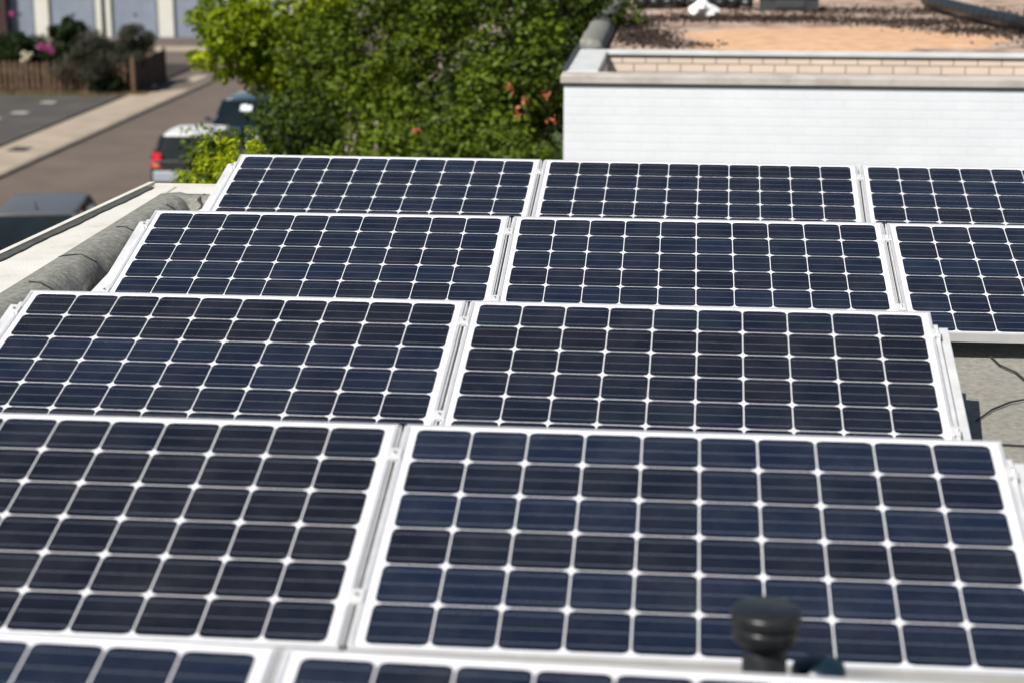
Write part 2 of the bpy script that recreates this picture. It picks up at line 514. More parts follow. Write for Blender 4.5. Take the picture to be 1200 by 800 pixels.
def upstand_ring(t, lap, hole=0.0):
    r = []
    nn = 16
    R0 = 0.118
    for k in range(nn + 1):
        a = k / nn
        th = R(100 - 158 * a)
        wob = 0.006 * math.sin(t * 5.3 + a * 4) + 0.004 * math.sin(t * 13.1 + a * 9) + 0.002 * math.sin(t * 31 + a * 17)
        env = math.sin(a * math.pi)
        rad = R0 + (wob + lap * 0.6) * env
        px = 0.078 + rad * math.cos(th) * 1.05
        pz = CZ + 0.016 - R0 + rad * math.sin(th) - hole * math.exp(-((a - 0.45) / 0.2) ** 2)
        if k == 0: px, pz = -0.012, CZ - 0.02
        if k == 1: px, pz = -0.006, CZ + 0.004
        if k == nn: pz = RZ - 0.02
        r.append((px, pz))
    return r


b = MB()
rings = []
for y in np.linspace(-9, YF - 0.32, 420):
    ph = ((y + 0.35) % 0.93) / 0.93
    lap = 0.014 * (1 - ph) + (0.006 if ph < 0.03 else 0)
    rings.append([(-2.047 + px, y, z) for px, z in upstand_ring(y, lap)])
b.loft(rings, caps=False, closed=False)
u1 = hb(b, 'upstand', M['upstand'], smooth=True)
b = MB()
rings = []
for x in np.linspace(-2.02, 13.9, 600):
    ph = ((x + 0.6) % 0.93) / 0.93
    lap = 0.014 * (1 - ph)
    hole = dent(x)
    rings.append([(x, YF - 0.325 - px * 0.95, z) for px, z in upstand_ring(x + 3, lap, hole)])
rings = [list(reversed(r)) for r in rings]
b.loft(rings, caps=False, closed=False)
hb(b, 'upstand', M['upstand'], smooth=True)
# open laps and cracks in the felt, as raised dark tar lines that follow its round
def lap_line(y, a0, a1, skew, wd=0.0055):
    mb = MB(); pts = []
    for k in range(13):
        a = lerp(a0, a1, k / 12)
        rr = upstand_ring(y, 0.006)
        f = a * 16; i = min(int(f), 15); q = f - i
        px = lerp(rr[i][0], rr[i + 1][0], q); z = lerp(rr[i][1], rr[i + 1][1], q)
        pts.append((-2.047 + px, y + skew * (a - a0) + 0.012 * math.sin(a * 20), z + 0.002))
    mb.tube(pts, [wd * (0.4 + 0.8 * random.random()) for _ in pts], 6)
    hb(mb, 'lap', M['crack'], smooth=True)


for y, a0, a1, sk in [(3.55, 0.1, 0.75, -0.10), (2.9, 0.05, 0.35, 0.0), (2.35, 0.1, 0.9, -0.16), (1.75, 0.05, 0.8, -0.05), (4.2, 0.2, 0.8, -0.12)]:
    lap_line(y, a0, a1, sk)
def far_lap(pts, wd):
    mb = MB(); out = []
    for x, a in pts:
        rr = upstand_ring(x + 3, 0.006, dent(x))
        f = a * 16; i = min(int(f), 15); q = f - i
        px = lerp(rr[i][0], rr[i + 1][0], q); z = lerp(rr[i][1], rr[i + 1][1], q)
        out.append((x, YF - 0.325 - px * 0.95, z + 0.002))
    mb.tube(out, [wd * (0.5 + random.random()) for _ in out], 6)
    hb(mb, 'lap', M['crack'], smooth=True)


far_lap([(-1.80, 0.10), (-1.81, 0.25), (-1.785, 0.36), (-1.80, 0.48), (-1.76, 0.60), (-1.77, 0.75)], 0.009)
far_lap([(-1.80, 0.40), (-1.74, 0.44), (-1.71, 0.52), (-1.69, 0.62)], 0.008)
far_lap([(-1.98, 0.55), (-1.92, 0.48), (-1.87, 0.60), (-1.80, 0.58)], 0.010)


# ================================================================== SOLAR PANELS
S = 0.158
MX, MY = 0.032, 0.0205                  # cell field margin to the outer frame
PW, PH = 10 * S + 2 * MX, 6 * S + 2 * MY
FT = 0.040
LIP = 0.012


def octa(cx, cy, h, c, z):
    """pseudo-square wafer with its cut, slightly rounded corners"""
    p = []
    for sx, sy in ((1, 1), (-1, 1), (-1, -1), (1, -1)):
        q = [(sx * h, sy * (h - c)), (sx * (h - c * 0.27), sy * (h - c * 0.27)), (sx * (h - c), sy * h)]
        if sx * sy < 0: q.reverse()
        p += q
    return [(cx + a, cy + bb, z) for a, bb in p]


def panel_meshes():
    # local frame: x right, y up the slope, origin at the top left cell corner, z normal
    x0, x1, y1, y0 = -MX, 10 * S + MX, MY, -6 * S - MY
    fr = MB()
    L_ = LIP
    fr.box(x0, y1 - L_, -FT, x1, y1, 0.0)
    fr.box(x0, y0, -FT, x1, y0 + L_, 0.0)
    fr.box(x0, y0 + L_, -FT, x0 + L_, y1 - L_, 0.0)
    fr.box(x1 - L_, y0 + L_, -FT, x1, y1 - L_, 0.0)
    # inner flange at the bottom of the profile
    fr.box(x0 + L_, y0 + L_, -FT, x1 - L_, y0 + 0.035, -FT + 0.002)
    fr.box(x0 + L_, y1 - 0.035, -FT, x1 - L_, y1 - L_, -FT + 0.002)
    # mitred corner joints seen as fine lines are left to the bevel
    la = MB()
    la.box(x0 + L_ - 0.001, y0 + L_ - 0.001, -0.008, x1 - L_ + 0.001, y1 - L_ + 0.001, -0.0035, 0)
    tint = [0] * 6
    for j in range(6):
        rowt = random.gauss(0.42, 0.26)
        for i in range(10):
            la.poly(octa((i + .5) * S, -(j + .5) * S, S / 2 - 0.0018, 0.0188, -0.0029), 1)
            tint.append(min(1, max(0, rowt + random.gauss(0, 0.11))))
            for fb in (1 / 6, 0.5, 5 / 6):
                yy = -(j + fb) * S
                la.quad((i * S + 0.006, yy - 0.0011, -0.0026), ((i + 1) * S - 0.006, yy - 0.0011, -0.0026),
                        ((i + 1) * S - 0.006, yy + 0.0011, -0.0026), (i * S + 0.006, yy + 0.0011, -0.0026), 2)
                tint.append(0)
    return fr, la, tint


JB = MB(); JB.box(5 * S - .06, -0.16, -0.03, 5 * S + .06, -0.06, -0.0085)

ROWS = [  # x, y, z, tilt, yaw, number of panels, first column
    (-0.012, -1.522, 0.0, 0.2618, -0.030, 2),
    (0.0, 0.0, 0.0, 0.2620, 0.0, 2),
    (0.0012, 1.5604, -0.0132, 0.2618, -0.0107, 2),
    (-0.001, 3.2264, -0.0158, 0.2618, 0.0019, 3),
    (0.0165, 4.7760, 0.0, 0.2711, -0.0165, 3),
]
PITCH = 1.6668
row_words = ['front row cut by the bottom edge', 'second row from the front', 'middle row', 'second row from the back', 'back row']
labels = {
    (0, 0): 'solar panel at the bottom left corner, only its top cells in view',
    (0, 1): 'solar panel below the black roof vent, only its top edge in view',
    (1, 0): 'large near solar panel left of the gap, its left end cut off by the photo',
    (1, 1): 'large near solar panel directly behind the black roof vent',
    (2, 0): 'left solar panel of the middle row, its corner by the grey felt upstand',
    (2, 1): 'right solar panel of the middle row, its end beside the bare felt roof',
    (3, 0): 'left solar panel of the second row from the back, near the parapet',
    (3, 1): 'centre solar panel of the second row from the back',
    (3, 2): 'right solar panel whose dark underside shows above the bare felt roof',
    (4, 0): 'left solar panel of the back row, in front of the green trees',
    (4, 1): 'centre solar panel of the back row, its left end below the white wall corner',
    (4, 2): 'right solar panel of the back row below the white wall, cut by the photo edge',
}
jmesh = None
frame_me = None
for r, (x, y, z, tilt, yaw, n) in enumerate(ROWS):
    for p in range(n):
        loc = Matrix.Translation((x, y, z)) @ Matrix.Rotation(yaw, 4, 'Z') @ Matrix.Rotation(tilt, 4, 'X') @ Matrix.Translation(((p - 1) * PITCH, 0, 0))
        root = bpy.data.objects.new('solar_panel', None)
        root.empty_display_size = 0.1
        COL.objects.link(root)
        jit = Matrix.Rotation(random.gauss(0, 0.0006), 4, 'Z') @ Matrix.Translation((0, random.gauss(0, 0.0012), random.gauss(0, 0.0008)))
        root.matrix_world = loc @ jit
        tag(root, labels[(r, p)], 'solar panel', 'solar panels on the flat roof')
        fr, la, tint = panel_meshes()
        if frame_me is None:
            fo = fr.build('frame', M['alu'], root, bevel=0.0012)
            frame_me = fo.data
            jo = JB.build('junction_box', M['black_plastic'], root)
            jmesh = jo.data
        else:
            fo2 = fo.copy(); COL.objects.link(fo2); fo2.parent = root
            jo2 = jo.copy(); COL.objects.link(jo2); jo2.parent = root
        lo = la.build('cell_sheet', [M['backsheet'], M['cell'], M['busbar']], root)
        sh = random.gauss(0, 0.12) + {0: 0.30, 1: 0.05, 2: 0.0, 3: 0.15, 4: 0.10}[r] + (-0.35 if (r, p) == (1, 0) else 0) + (0.2 if (r, p) == (1, 1) else 0)
        tt = [min(1, max(0, t + sh)) if m_ == 1 else 0 for t, m_ in zip(tint, la.m)]
        set_tint(lo.data, tt)


# ------------------------------------------------ mounting racks: one triangle per panel joint or row end
def make_rack(end):
    """local: x across, y up the slope, z normal to the panels; origin at the top edge of the joint"""
    root = bpy.data.objects.new('mounting_rack', None)
    root.empty_display_size = 0.1
    COL.objects.link(root)
    b = MB()
    if end == 0:       # centre: slotted profile lying in the gap between two frames
        hw = 0.0095
        b.box(-hw, -0.965, -0.055, -0.0045, 0.005, -0.007)
        b.box(0.0045, -0.965, -0.055, hw, 0.005, -0.007)
        b.box(-0.0044, -0.965, -0.055, 0.0044, 0.005, -0.030)
        b.box(-0.03, -0.965, -0.085, 0.03, 0.005, -0.0552)
        slots = [(-0.0040, 0.0040)]
        c = 0
    else:              # end: flange standing out beside the frame, a slotted lip along it
        s = end
        def bx(a, bb, z0, z1, y0=-0.965, y1=-0.075): b.box(min(a * s, bb * s), y0, z0, max(a * s, bb * s), y1, z1)
        bx(0.003, 0.020, -0.085, -0.010)
        bx(0.0201, 0.026, -0.085, -0.032)
        bx(0.0261, 0.056, -0.085, -0.022)
    if end == -1:
        e = MB(); e.prism([(-0.0565, -0.22), (-0.0565, -0.965), (-0.175, -0.965)], -0.086, -0.083)
        e.build('side_plate', M['rail'], root)
    rail = b.build('inclined_rail', M['rail'], root, bevel=0.0015)
    d = MB()
    if end == 0:
        d.box(-0.0042, -0.955, -0.0298, 0.0042, -0.17, -0.026)
        d.build('slot', M['slot'], rail)
    else:
        d.box(min(0.0203 * end, 0.0258 * end), -0.955, -0.0318, max(0.0203 * end, 0.0258 * end), -0.10, -0.028)
        d.build('slot', M['slot'], rail)
    for v in (-0.155, -0.79):
        c_ = MB()
        if end == 0:
            c_.box(-0.019, v - 0.027, 0.0006, 0.019, v + 0.027, 0.0042)
            c_.box(-0.0090, v - 0.027, -0.0068, 0.0090, v + 0.027, 0.0005)
        else:
            a0, a1 = sorted((-0.010 * end, 0.020 * end)); c_.box(a0, v - 0.025, 0.0006, a1, v + 0.025, 0.0042)
            a0, a1 = sorted((0.0035 * end, 0.020 * end)); c_.box(a0, v - 0.025, -0.0098, a1, v + 0.025, 0.0005)
        cl = c_.build('clamp', M['rail'], root, bevel=0.001)
        bo = MB(); bo.lathe([(0.0055, 0.0043), (0.0055, 0.009), (0.004, 0.0105)], (0 if end == 0 else 0.010 * end, v, 0), 8)
        bo.build('bolt', M['steel'], cl)
    # base rail on the roof and rear strut, computed in world terms after placing
    return root


rack_labels = {}
RL = [
    (0, 1, 'aluminium panel rail in the gap of the front row'),
    (1, 1, 'aluminium panel rail in the gap of the second row from the front'),
    (1, 2, 'slotted end rail at the right end of the second row from the front'),
    (2, 0, 'end rail at the left end of the middle row beside the felt upstand'),
    (2, 1, 'aluminium panel rail in the gap of the middle row'),
    (2, 2, 'slotted end rail at the right end of the middle row beside bare felt'),
    (3, 0, 'end rail at the left end of the second row from the back'),
    (3, 1, 'panel rail in the left gap of the second row from the back'),
    (3, 2, 'panel rail in the right gap of the second row from the back'),
    (4, 0, 'end rail at the left end of the back row beside the parapet'),
    (4, 1, 'panel rail in the left gap of the back row near the white wall corner'),
    (4, 2, 'panel rail in the right gap of the back row below the white wall'),
]
for r, g, lab in RL:
    x, y, z, tilt, yaw, n = ROWS[r]
    end = -1 if g == 0 else (1 if g == n else 0)
    root = make_rack(end)
    gx = (g - 1) * PITCH + (10 * S + MX - PITCH if end == 1 else (-MX if end == -1 else (-MX - (PITCH - PW) / 2)))
    loc = Matrix.Translation((x, y, z)) @ Matrix.Rotation(yaw, 4, 'Z') @ Matrix.Rotation(tilt, 4, 'X') @ Matrix.Translation((gx, MY, 0))
    root.matrix_world = loc
    inv = loc.inverted()
    tag(root, lab, 'mounting rail', 'aluminium mounting racks under the panels')
    # base rail and strut in world space
    off = 0.02 * end + (0.02 * end)
    P = lambda v, dz: loc @ Vector((off if end else 0, v, dz))
    lo_, hi_ = P(-0.955, -0.09), P(-0.05, -0.09)
    zb = RZ + 0.012
    b = MB()
    b.v = []
    b.box(lo_.x - .02, lo_.y - 0.02, zb, lo_.x + .02, hi_.y + 0.05, zb + 0.025)
    b.v = [tuple(inv @ Vector(p)) for p in b.v]
    b.build('base_rail', M['rail'], root)
    b = MB(); b.tube([(hi_.x, hi_.y - 0.01, hi_.z + 0.004), (hi_.x, hi_.y + 0.01, zb + 0.026)], 0.014, 8)
    b.v = [tuple(inv @ Vector(p)) for p in b.v]
    b.build('rear_strut', M['rail'], root)
    b = MB(); b.tube([(lo_.x, lo_.y + 0.01, lo_.z + 0.004), (lo_.x, lo_.y + 0.01, zb + 0.026)], 0.014, 8)
    b.v = [tuple(inv @ Vector(p)) for p in b.v]
    b.build('front_foot', M['rail'], root)


# ------------------------------------------------ vents on the roof
vx, vy = 0.925, -1.235
vent = empty('roof_vent', (vx, vy, RZ))
tag(vent, 'black plastic vent pipe with a wide cap standing before the near panels', 'roof vent')
b = MB(); b.lathe([(0.13, 0.0), (0.12, 0.012), (0.06, 0.03), (0.0475, 0.05), (0.0475, 0.33), (0.044, 0.335)], n=40)
b.build('pipe', M['black_plastic'], vent, smooth=True)
b = MB(); b.lathe([(0.046, 0.325), (0.062, 0.3252), (0.0675, 0.330), (0.0700, 0.337), (0.0712, 0.352), (0.0715, 0.364)], n=72, wob=0.0016)
b.build('cap', M['black_plastic'], vent, smooth=True)
b = MB(); b.lathe([(0.0708, 0.3642), (0.0738, 0.367), (0.0747, 0.373), (0.0745, 0.388), (0.0728, 0.394), (0.0685, 0.3965), (0.0, 0.3995)], n=64, wob=0.0009)
b.build('cap_lid', M['black_plastic'], vent, smooth=True)
v2 = empty('vent_pipe', (1.045, -1.17, RZ - 0.055))
tag(v2, 'low dark teal domed pipe end just right of the black vent', 'pipe')
b = MB(); b.lathe([(0.038, 0.0), (0.038, 0.27)], n=32)
b.build('pipe', M['black_plastic'], v2, smooth=True)
b = MB(); b.lathe([(0.057, 0.25), (0.059, 0.285), (0.055, 0.299), (0.040, 0.307), (0.022, 0.311), (0.0, 0.312)], n=32)
b.build('dome', M['teal_plastic'], v2, smooth=True)


# ================================================================== WHITE BUILDING
WX0, WY0, WX1, WY1, WZ = -0.44, 12.10, 12.0, 25.5, -0.36
RY = 14.45                             # far wall of the sunken strip
wb = empty('white_brick_building', (WX0, WY0, GZ))
tag(wb, 'white painted brick building with a sunken strip and gravel flat roof', 'building')


def wbb(mb, name, m, **k):
    mb.v = [(p[0] - WX0, p[1] - WY0, p[2] - GZ) for p in mb.v]
    return mb.build(name, m, parent=k.pop('parent', wb), **k)


b = MB()
b.box(WX0 + 0.03, WY0 + 0.03, GZ, WX1, WY0 + 0.30, WZ - 0.09)
wbb(b, 'front_wall', M['white_brick'])
b = MB()
b.box(WX0 + 0.03, WY0 + 0.3002, GZ, WX0 + 0.33, WY1, WZ - 0.09)
wbb(b, 'side_wall', M['white_brick_side'])
b = MB(); b.box(WX0 + 0.3302, WY1 - 0.3, GZ, WX1, WY1, WZ - 0.09)
wbb(b, 'rear_wall', M['white_brick'])
b = MB(); b.box(WX0 + 0.332, WY0 + 0.302, -1.6, WX1, RY - 0.002, -1.45)
wbb(b, 'terrace_floor', M['pavement'])
b = MB(); b.box(WX0 + 0.332, RY, -1.449, WX1, RY + 0.25, WZ - 0.043)
wbb(b, 'inner_wall', M['peach_brick'])
# copings
b = MB(); b.box(WX0, WY0, WZ - 0.075, WX1, WY0 + 0.34, WZ)
wbb(b, 'front_coping', M['stone_coping'], bevel=0.008)
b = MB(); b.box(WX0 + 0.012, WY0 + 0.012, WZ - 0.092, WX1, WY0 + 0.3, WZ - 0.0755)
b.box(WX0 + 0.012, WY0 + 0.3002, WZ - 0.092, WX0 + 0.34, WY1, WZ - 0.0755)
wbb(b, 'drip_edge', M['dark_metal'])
b = MB(); b.box(WX0 + 0.03, WY0 + 0.342, WZ - 0.075, WX0 + 0.33, RY - 0.03, WZ + 0.004)
wbb(b, 'side_coping', M['white_coping'], bevel=0.006)
b = MB(); b.box(WX0 - 0.004, WY0 + 0.342, WZ - 0.075, WX0 + 0.029, WY1, WZ + 0.03)
wbb(b, 'side_edge', M['dark_metal'])
b = MB(); b.box(WX0 + 0.03, RY - 0.028, WZ - 0.040, WX1, RY + 0.11, WZ + 0.004)
wbb(b, 'inner_coping', M['white_coping'], bevel=0.006)
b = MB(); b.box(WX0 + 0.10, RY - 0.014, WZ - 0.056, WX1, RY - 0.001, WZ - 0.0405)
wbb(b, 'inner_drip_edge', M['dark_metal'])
# gravel roof
b = MB()
nx, ny = 120, 90
xs = np.linspace(WX0 + 0.33, WX1, nx); ys = np.linspace(RY + 0.112, WY1 - 0.1, ny)
vs = []
for yy in ys:
    for xx in xs:
        vs.append((xx, yy, WZ - 0.035 + 0.012 * math.sin(xx * 4.1 + yy * 1.7) * math.sin(yy * 3.3 + 1) + 0.006 * random.random()))
b.add(vs, [(j * nx + i, j * nx + i + 1, (j + 1) * nx + i + 1, (j + 1) * nx + i) for j in range(ny - 1) for i in range(nx - 1)])
b.box(WX0 + 0.335, RY + 0.251, WZ - 0.30, WX1, WY1 - 0.3, WZ - 0.06)
wbb(b, 'gravel_roof', M['gravel'])
# patch of orange sand
b = MB()
ring = []
for k in range(48):
    a = 2 * math.pi * k / 48
    rx = 2.02 + 0.16 * math.sin(3 * a + 1) + 0.1 * math.sin(7 * a)
    ry = 1.85 + 0.2 * math.sin(2 * a + 0.5) + 0.12 * math.sin(5 * a + 2)
    ring.append((2.38 + rx * math.cos(a) * (1 + 0.03 * random.random()), 16.35 + ry * math.sin(a)))
mid = [(2.38 + (x - 2.38) * 0.8, 16.35 + (y - 16.35) * 0.8) for x, y in ring]
n = len(ring)
vs = [(x, y, WZ - 0.06) for x, y in ring] + [(x, y, WZ - 0.014) for x, y in mid] + [(2.38, 16.35, WZ + 0.004)]
b.add(vs, [(i, (i + 1) % n, n + (i + 1) % n, n + i) for i in range(n)] + [(n + i, n + (i + 1) % n, 2 * n) for i in range(n)])
wbb(b, 'sand_patch', M['orange_gravel'], smooth=True)
# black lining roll along the left edge of the roof
b = MB()
rr_ = []
ys = np.linspace(RY + 0.75, WY1 - 0.2, 40)
b.loft([[(WX0 + 0.031, y, WZ - 0.05), (WX0 + 0.031, y, WZ + 0.10 + 0.008 * math.sin(y * 5)), (WX0 + 0.10, y, WZ + 0.12 + 0.008 * math.sin(y * 5)), (WX0 + 0.22 + 0.01 * math.sin(y * 7), y, WZ + 0.08), (WX0 + 0.31, y, WZ - 0.05)] for y in np.linspace(RY + 0.16, WY1 - 0.2, 60)])
wbb(b, 'edge_upstand', M['upstand'], smooth=True)


def leaf_cloud(pts, size, nrm=None, up=0.0, asp=0.55):
    """array of leaf blades (two triangles folded on the midrib) at pts"""
    n = len(pts)
    d = rng.normal(size=(n, 3))
    if nrm is not None: d = d * 0.75 + nrm * 1.0
    d /= np.linalg.norm(d, axis=1)[:, None]
    t = rng.normal(size=(n, 3)); t[:, 2] += up
    t -= (t * d).sum(1)[:, None] * d
    t /= np.linalg.norm(t, axis=1)[:, None]
    s_ = np.cross(d, t)
    L = size * (0.65 + 0.7 * rng.random(n))[:, None]
    a = pts - t * L * 0.5
    c = pts + t * L * 0.5
    l = pts + s_ * L * asp * 0.5 + d * L * 0.12
    r = pts - s_ * L * asp * 0.5 + d * L * 0.12
    V = np.stack([a, l, c, r], 1).reshape(-1, 3)
    return V


def leaf_mesh(name, V, m, parent=None, tint=None, origin=(0, 0, 0)):
    n = len(V) // 4
    V = V - np.array(origin)
    me = bpy.data.meshes.new(name)
    me.vertices.add(len(V))
    me.vertices.foreach_set('co', V.astype(np.float32).ravel())
    idx = np.arange(n)[:, None] * 4
    tri = np.concatenate([idx + np.array([[0, 1, 2]]), idx + np.array([[0, 2, 3]])], 1).reshape(-1)
    me.loops.add(len(tri))
    me.loops.foreach_set('vertex_index', tri.astype(np.int32))
    me.polygons.add(2 * n)
    me.polygons.foreach_set('loop_start', np.arange(0, 6 * n, 3, dtype=np.int32))
    me.polygons.foreach_set('loop_total', np.full(2 * n, 3, dtype=np.int32))
    me.update(calc_edges=True)
    me.materials.append(m)
    if tint is None: tint = rng.random(n)
    set_tint(me, np.repeat(np.clip(tint, 0, 1), 2))
    o = bpy.data.objects.new(name, me)
    COL.objects.link(o)
    if parent is not None: o.parent = parent
    return o


# dry leaf litter and moss on the gravel roof
P_ = []
for cx, cy, rx, ry, n in [(0.22, 16.2, 0.34, 0.9, 1200), (0.05, 17.9, 0.35, 1.2, 900), (1.4, 18.9, 1.5, 0.5, 2400), (3.6, 18.5, 1.2, 0.6, 1400), (5.0, 16.4, 0.7, 1.2, 900), (0.6, 15.3, 0.5, 0.35, 250), (3.2, 20.3, 2.4, 0.8, 1800), (4.2, 17.3, .7, .5, 900)]:
    q = rng.normal(size=(n, 2)) * 0.55
    P_.append(np.stack([cx + q[:, 0] * rx, cy + q[:, 1] * ry, WZ - 0.012 + 0.018 * rng.random(n)], 1))
P_ = np.concatenate(P_)
P_ = P_[(P_[:, 0] > WX0 + 0.36) & (P_[:, 1] > RY + 0.3)]
V = leaf_cloud(P_, 0.040, np.tile([0, 0, 1.0], (len(P_), 1)), asp=0.8)
tag(leaf_mesh('leaf_litter', V, M['litter']), 'dark dry leaf litter and moss scattered on the gravel roof', 'litter', kind='stuff')

# bag, roll of felt and dark box on that roof
b = MB()
rings = []
for k in range(7):
    t = k / 6
    rr = math.sin(math.pi * (0.08 + 0.87 * t)) ** 0.6
    rings.append([(0.92 - 0.19 + 0.40 * t + 0.0, 19.0 + 0.15 * rr * math.cos(a) * (1 + 0.25 * math.sin(3 * a + k * 2)), WZ + 0.07 + 0.10 * rr * (math.sin(a) * (1 + 0.3 * math.sin(4 * a + k)) ) + (0.05 if k in (2, 3) else 0))
                  for a in [2 * math.pi * j / 14 for j in range(14)]])
b.loft(rings)
o = tag(b.build('plastic_bag', M['bag'], smooth=False), 'crumpled white plastic bag lying on the far gravel roof', 'bag')
b = MB()
pts = [(3.98, 20.9, WZ + 0.10), (4.18, 19.6, WZ + 0.10), (4.38, 18.3, WZ + 0.10), (4.62, 17.2, WZ + 0.10), (5.3, 16.2, WZ + 0.1)]
fine = []
for i in range(len(pts) - 1):
    for k in range(14):
        fine.append(tuple(lerp(pts[i][c], pts[i + 1][c], k / 14) for c in range(3)))
b.tube(fine, [0.085 + 0.006 * math.sin(i * 2.1) for i in range(len(fine))], 14)
tag(b.build('roofing_roll', M['black_plastic'], smooth=True), 'long dark roll of roofing felt lying at the right on gravel', 'roofing roll')
b = MB(); b.box(1.70, 20.3, WZ - 0.03, 2.48, 20.75, WZ + 0.17); b.box(1.66, 20.26, WZ + 0.1702, 2.52, 20.79, WZ + 0.2); b.box(1.9, 20.28, WZ + 0.02, 2.3, 20.299, WZ + 0.12)
tag(b.build('roof_hatch', M['dark_metal'], bevel=0.01), 'low dark hatch box at the top edge on the gravel roof', 'roof hatch')
b = MB()
for k in range(9):
    x_ = 0.0 + k * 0.18
    b.loft([[(x_ + dx, 20.9 + 0.2 * math.cos(t) * (1 + .2 * math.sin(k * 2 + t * 3)), WZ + 0.06 + 0.09 * math.sin(t) * (1 + .3 * math.sin(k + t * 2))) for t in [2 * math.pi * q / 10 for q in range(10)]] for dx in (0.0, 0.175)])
tag(b.build('tarpaulin', M['black_plastic'], smooth=True), 'crumpled black tarpaulin lying behind the white bag on gravel', 'tarpaulin')


# ================================================================== TREES AND SHRUBS
def plant(name, loc, clumps, nleaf, size, m, lab, cat, group=None, trunk=0.10, stems=1, tvar=0.35, inner=0.55, trunk_name='trunk', crown='crown', up=0.0, asp=0.55, flat=0.0):
    root = empty(name, loc)
    tag(root, lab, cat, group)
    cl = np.array(clumps, float)         # world x,y,z,r
    wgt = cl[:, 3] ** 2; wgt /= wgt.sum()
    ci = rng.choice(len(cl), nleaf, p=wgt)
    d = rng.normal(size=(nleaf, 3)); d /= np.linalg.norm(d, axis=1)[:, None]
    rad = cl[ci, 3] * np.where(rng.random(nleaf) < 0.72, 0.78 + 0.34 * rng.random(nleaf), rng.random(nleaf) ** 0.5)
    bumps = 1 + 0.22 * np.sin(d[:, 0] * 7 + ci) * np.sin(d[:, 1] * 6 + ci * 2) + 0.15 * np.sin(d[:, 2] * 11 + ci)
    pts = cl[ci, :3] + d * (rad * bumps)[:, None] * np.array([1, 1, 0.85])
    V = leaf_cloud(pts, size, d * 0.6 + np.array([0, 0, 0.9]), up=up, asp=asp)
    ctint = rng.random(len(cl))
    tint = 0.5 + (rng.random(nleaf) - 0.5) * (1 - tvar) + (ctint[ci] - 0.5) * tvar * 1.6
    leaf_mesh(crown, V, m, root, tint, loc)
    b = MB()
    base = Vector(loc)
    big = sorted(clumps, key=lambda c: -c[3])[:14]
    mx = sum(c[0] for c in big) / len(big); my = sum(c[1] for c in big) / len(big)
    zlow = min(c[2] for c in big)
    for s_ in range(stems):
        ox = (random.random() - .5) * 0.3 * (stems > 1); oy = (random.random() - .5) * 0.3 * (stems > 1)
        fork = Vector((lerp(base.x, mx, 0.5) + ox, lerp(base.y, my, 0.5) + oy, lerp(base.z, zlow, 0.75)))
        h = fork - base
        b.tube([Vector((ox, oy, -0.05)), h * 0.4 + Vector((0.04, 0.02, 0)), h], [trunk * 1.25, trunk, trunk * 0.75], 9)
        for c in big[s_::stems]:
            e = Vector(c[:3]) - base
            m1 = h.lerp(e, 0.5) + Vector((random.gauss(0, .08), random.gauss(0, .08), 0.12))
            b.tube([h * 0.97, m1, e], [trunk * 0.5, trunk * 0.32, trunk * 0.12], 6)
            for k in range(3):
                q = e + Vector((random.gauss(0, 1), random.gauss(0, 1), random.gauss(0.3, 1))).normalized() * c[3] * 0.9
                b.tube([m1.lerp(e, 0.7), q], [trunk * 0.12, 0.006], 4)
    b.build(trunk_name, M['bark'], root, smooth=True)
    return root


def clump_ball(c, r, n, rmin, rmax, squash=(1, 1, 1), seed=0):
    g = random.Random(seed)
    out = []
    while len(out) < n:
        v = Vector((g.uniform(-1, 1), g.uniform(-1, 1), g.uniform(-1, 1)))
        if v.length > 1 or v.length < 0.25: continue
        out.append((c[0] + v.x * r * squash[0], c[1] + v.y * r * squash[1], c[2] + v.z * r * squash[2], g.uniform(rmin, rmax)))
    return out


def ray(px, py, Y):
    d = EYE_ROT @ Vector(((px - 600) / 2127.0, -(py - 400) / 2127.0, -1))
    t = (Y - EYE.y) / d.y
    return EYE + d * t


def pix(c):
    d = EYE_ROT.transposed() @ (Vector(c) - EYE)
    return 600 - d.x / d.z * 2127, 400 + d.y / d.z * 2127, -2127 / d.z


def keep_lime(c):
    x, y, k = pix(c[:3]); rr = c[3] * k * 0.95
    if x - rr < 222: return False
    if x < 345 and y + rr > 96 + max(0, (x - 300)) * 1.4 + (12 if 245 < x < 262 or 290 < x < 305 else 0): return False
    return True


# bright lime tree at the left of the trees, drooping sprays over the parked cars
cl = clump_ball((-4.2, 19.6, -0.35), 1.75, 26, 0.24, 0.48, (1.0, 1, 1.0), 3)
cl += [(-6.05, 19.4, -0.55, 0.28), (-6.25, 19.5, -0.75, 0.22), (-5.75, 19.2, -0.95, 0.30), (-5.45, 19.2, -1.3, 0.28), (-5.2, 19.3, -1.55, 0.22), (-6.2, 19.4, 0.0, 0.35), (-5.8, 19.2, 0.3, 0.4),
       (-4.9, 19.0, -1.25, 0.36), (-4.6, 18.9, -0.9, 0.42)]
cl = [c for c in cl if keep_lime(c)]
for px_, py_, r_ in [(388, 128, .3), (360, 140, .26), (405, 100, .3), (240, 22, .24), (262, 12, .3), (290, 30, .36), (228, 66, .10), (242, 72, .17), (262, 58, .2), (284, 66, .3), (300, 92, .2), (305, 108, .10), (262, 88, .12), (318, 78, .32), (345, 50, .38), (335, 105, .26), (365, 88, .3), (330, 10, .4), (250, 40, .16), (380, 40, .38)]:
    c_ = ray(px_, py_, 18.8); cl.append((c_.x, c_.y, c_.z, r_))
plant('lime_tree', (-4.0, 19.8, GZ + 0.05), cl, 27000, 0.078, M['leaf_lime'], 'bright yellow green tree overhanging the parked cars at the left', 'tree', trunk=0.12, tvar=0.5, asp=0.8)
